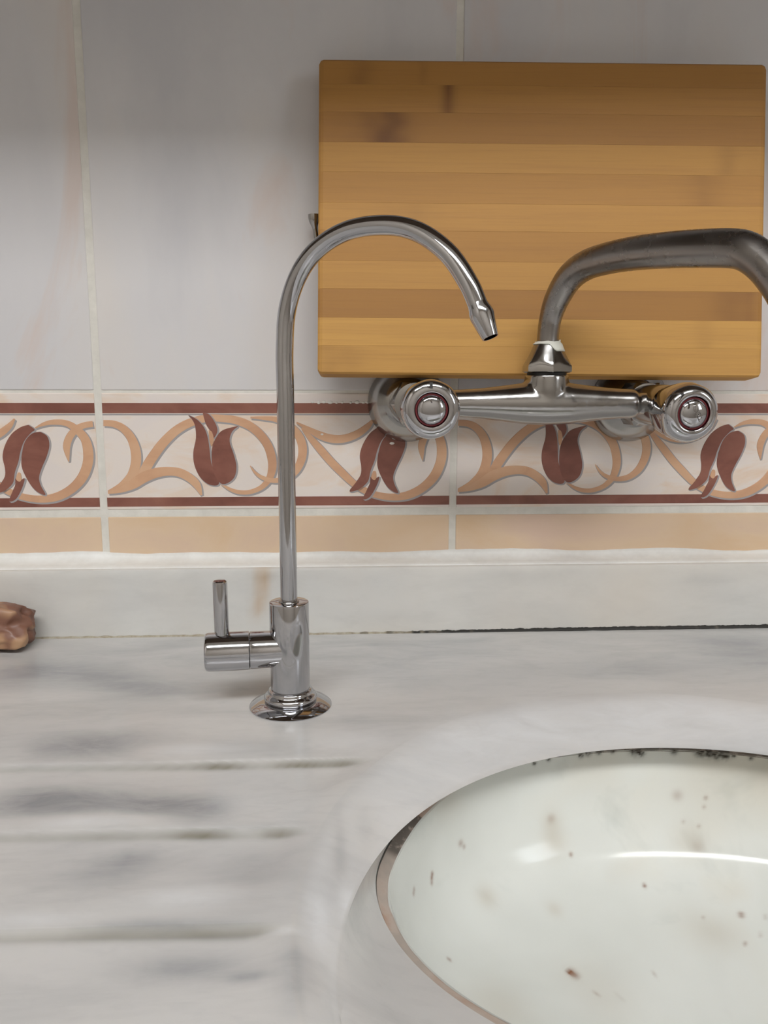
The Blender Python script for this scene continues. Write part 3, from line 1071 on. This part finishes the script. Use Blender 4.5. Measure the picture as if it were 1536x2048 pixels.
    for k in range(5):
        for i in range(sg):
            j = (i + 1) % sg
            fs.append((k * sg + i, k * sg + j, (k + 1) * sg + j, (k + 1) * sg + i))
    o = mesh('sealing_tape', vs_, fs, M['sealing_tape'], root)
    so = o.modifiers.new('solid', 'SOLIDIFY')
    so.thickness = .0004
    so.offset = 1
    o['label'] = 'white sealing tape'
    be = math.radians(60)
    dv = Vector((math.cos(be), -math.sin(be), 0))
    prof = [(0, 19.6, .67), (0, 20.66, .67), (.18, 21.7, .69), (.66, 22.77, .77), (1.56, 23.85, .83), (2.74, 24.45, .86), (4.3, 24.68, .88), (6.35, 24.73, .91), (8.58, 24.62, .93),
            (10.66, 24.43, .94), (12.3, 24.22, .93), (13.2, 23.93, .91), (14.05, 23.3, .87), (14.8, 22.5, .87), (15.5, 21.5, .87), (16.0, 20.5, .87), (16.3, 19.5, .87)]
    c = catmull(prof, 8)
    b0 = W(29.8, -7, 0)
    path = [b0 + dv * q.x * .01 + Vector((0, 0, q.y * .01)) for q in c]
    v, f = tube(path, [q.z * .01 for q in c], 36)
    mesh('spout', v, f, du, root, auto=60)
    v, f = lathe(path[-1] + Vector((0, 0, .001)), (0, 0, -1), [(0, .95), (.1, 1.08), (1.2, 1.08), (1.3, 1.0), (1.3, .8), (1.1, .75), (1.1, .1)], 36)
    mesh('aerator', v, f, ch, root, auto=35)


mixer()


# ------------------------------------------------------------------ bamboo cutting board leaning on the mixer unions
def cutting_board():
    root = tag(empty('cutting_board', W(15.41, -4.7, 18.27)), 'rectangular bamboo cutting board leaning on the wall behind the mixer tap', 'cutting board')
    root.rotation_euler = (-math.radians(7.9), math.radians(.35), -math.radians(2.7))
    ys = [747, 690, 634, 576, 520, 459, 404, 343, 284, 224, 169, 120]
    hs = [(747 - y) / 627 * .2005 for y in ys]
    tone = [.78, .86, .28, .62, .42, .6, .46, .62, .30, .40, .34]
    nodes = {0: [(.012, .02, .35)], 1: [(.25, .006, .25)], 2: [(.268, .012, .5), (.28, .004, .3)], 5: [(.06, .02, .2)], 6: [(.248, .012, .3)],
             7: [(.262, .006, .4), (.28, .01, .15)], 8: [(.046, .012, .8), (.035, .02, .3)], 9: [(.083, .004, 1.0)], 10: [(.026, .008, .4), (.066, .003, .3)]}
    L, T = .2877, .018
    for i in range(11):
        z0, z1 = hs[i], hs[i + 1]
        nx = 120
        vs_, fs, nd = [], [], []
        cuts = [0, .0012, .003] + [.003 + (L - .006) * k / nx for k in range(1, nx)] + [L - .003, L - .0012, L]
        g = .00002
        for x in cuts:
            e = min(x, L - x)
            r = .0012 * (1 - min(1, e / .003)) ** 2
            zb, zt = z0 + g, z1 - g
            rb = .0022 * (1 - math.sqrt(max(0, 1 - (1 - min(1, e / .003)) ** 2)))
            if i == 0:
                zb += rb
            if i == 10:
                zt -= rb
            cb = .0011 if i == 0 else .00005
            ct = .0011 if i == 10 else .00005
            for y, z in ((r + cb, zb), (r, zb + cb), (r, (zb * 2 + zt) / 3), (r, (zb + zt * 2) / 3), (r, zt - ct), (r + ct, zt), (T - r - ct, zt), (T - r, zt - ct), (T - r, zb + cb), (T - r - cb, zb)):
                vs_.append(Vector((x, y, z)))
                s = 0
                for px, w, k in nodes.get(i, []):
                    s += k * math.exp(-((x - px + .002 * noise.noise((z * 300, i, 0))) / w) ** 2) * (.75 + .5 * noise.noise((x * 90, z * 700, i)))
                nd.append(max(0, min(1, s)))
        P = 10
        for a in range(len(cuts) - 1):
            for k in range(P):
                fs.append((a * P + k, (a + 1) * P + k, (a + 1) * P + (k + 1) % P, a * P + (k + 1) % P))
        fs += [tuple(range(P)), tuple((len(cuts) - 1) * P + k for k in range(P))]
        me = bpy.data.meshes.new('bamboo_strip')
        me.from_pydata(vs_, [], fs)
        bm = bmesh.new()
        bm.from_mesh(me)
        bmesh.ops.recalc_face_normals(bm, faces=bm.faces)
        bm.to_mesh(me)
        bm.free()
        at = me.attributes.new('node', 'FLOAT', 'POINT')
        at.data.foreach_set('value', nd)
        o = link('bamboo_strip', me, M['bamboo'], root)
        o.color = (tone[i], tone[i], tone[i], 1)


cutting_board()


def hook():
    root = tag(empty('wall_hook', W(15.9, 0, 27)), 'small chrome wall hook peeking out behind the left edge of the cutting board', 'hook')
    box('back_plate', W(16.0, -.02, 25.6), W(18.2, -.28, 29.6), M['worn_chrome'], root, .0008)
    path = [W(16.3, -.25, 26.2), W(15.75, -.7, 26.25), W(15.45, -1.0, 26.8), W(15.32, -1.1, 27.4), W(15.25, -1.15, 27.9), W(15.2, -1.2, 28.3), W(15.18, -1.2, 28.75)]
    c = catmull(path, 5)
    n = len(c) - 1
    v, f = tube(c, [.0016 + .0022 * sstep(.6, .95, i / n) for i in range(n + 1)], 20)
    mesh('prong', v, f, M['worn_chrome'], root, auto=50)


hook()


def wrapper():
    root = W(-6.9, -4.35, 0)
    bm = bmesh.new()
    bmesh.ops.create_icosphere(bm, subdivisions=5, radius=1)
    for v in bm.verts:
        d = v.co.normalized()
        a = noise.noise(d * 1.6 + Vector((3, 1, 7)))
        b = abs(noise.noise(d * 2.1 + Vector((9, 2, 4))))
        c = abs(noise.noise(d * 4.0 + Vector((1, 8, 2))))
        r = .92 + .20 * a - .26 * b + .08 - .05 * c
        # boxy outline
        q = max(abs(d.x), abs(d.y), abs(d.z))
        r *= (1 / q) ** .45
        p = Vector((d.x * 3.15, d.y * 1.7, d.z * 1.75)) * r
        p.z = max(p.z, -1.5)
        v.co = Vector((p.x * .01, p.y * .01, (p.z + 1.5) * .01))
    for f in bm.faces:
        f.smooth = True
    me = bpy.data.meshes.new('crumpled_wrapper')
    bm.to_mesh(me)
    bm.free()
    o = link('crumpled_wrapper', me, M['brown_wrapper'], None, root)
    tag(o, 'small crumpled brown and tan wrapper on the worktop against the marble upstand', 'wrapper')


wrapper()


# ------------------------------------------------------------------ cupboards above and below (out of the picture, they shade the wall)
def cupboards():
    z0 = 58
    root = tag(empty('wall_cabinet', W(40, -16, z0)), 'brown wall cabinet above the tiled splashback', 'cabinet')
    box('carcass', W(-100, -30, z0), W(170, -.2, z0 + 70), M['cabinet_underside'], root)
    for i in range(6):
        d = box('door', W(-100 + 45 * i + .3, -32, z0 - .5), W(-100 + 45 * (i + 1) - .3, -30.1, z0 + 69.5), M['cabinet_laminate'], root, .002)
        hx = -100 + 45 * i + (40 if i % 2 == 0 else 4)
        v, f = tube([W(hx, -32, z0 + 5), W(hx, -34.5, z0 + 5.5), W(hx, -34.5, z0 + 15.5), W(hx, -32, z0 + 16)], [.004] * 4, 12)
        mesh('handle', v, f, M['steel_handle'], d)
    root = tag(empty('base_cabinet', W(20, -30, ZFL)), 'brown base cabinet under the marble worktop', 'cabinet')
    for x in (-117, -20, 70, 148):
        box('side_panel', W(x, -55, ZFL), W(x + 1.8, -.2, -3.02), M['cabinet_laminate'], root)
    for i in range(6):
        x = -117 + 44.4 * i
        d = box('door', W(x + .3, -57, ZFL + 10), W(x + 44.1, -55.1, -4), M['cabinet_laminate'], root, .002)
        v, f = tube([W(x + 39, -57, -10), W(x + 39, -59.5, -10.5), W(x + 39, -59.5, -20.5), W(x + 39, -57, -21)], [.004] * 4, 12)
        mesh('handle', v, f, M['steel_handle'], d)
    box('plinth', W(-117, -52, ZFL), W(149, -50, ZFL + 10), M['cabinet_underside'], root)


cupboards()
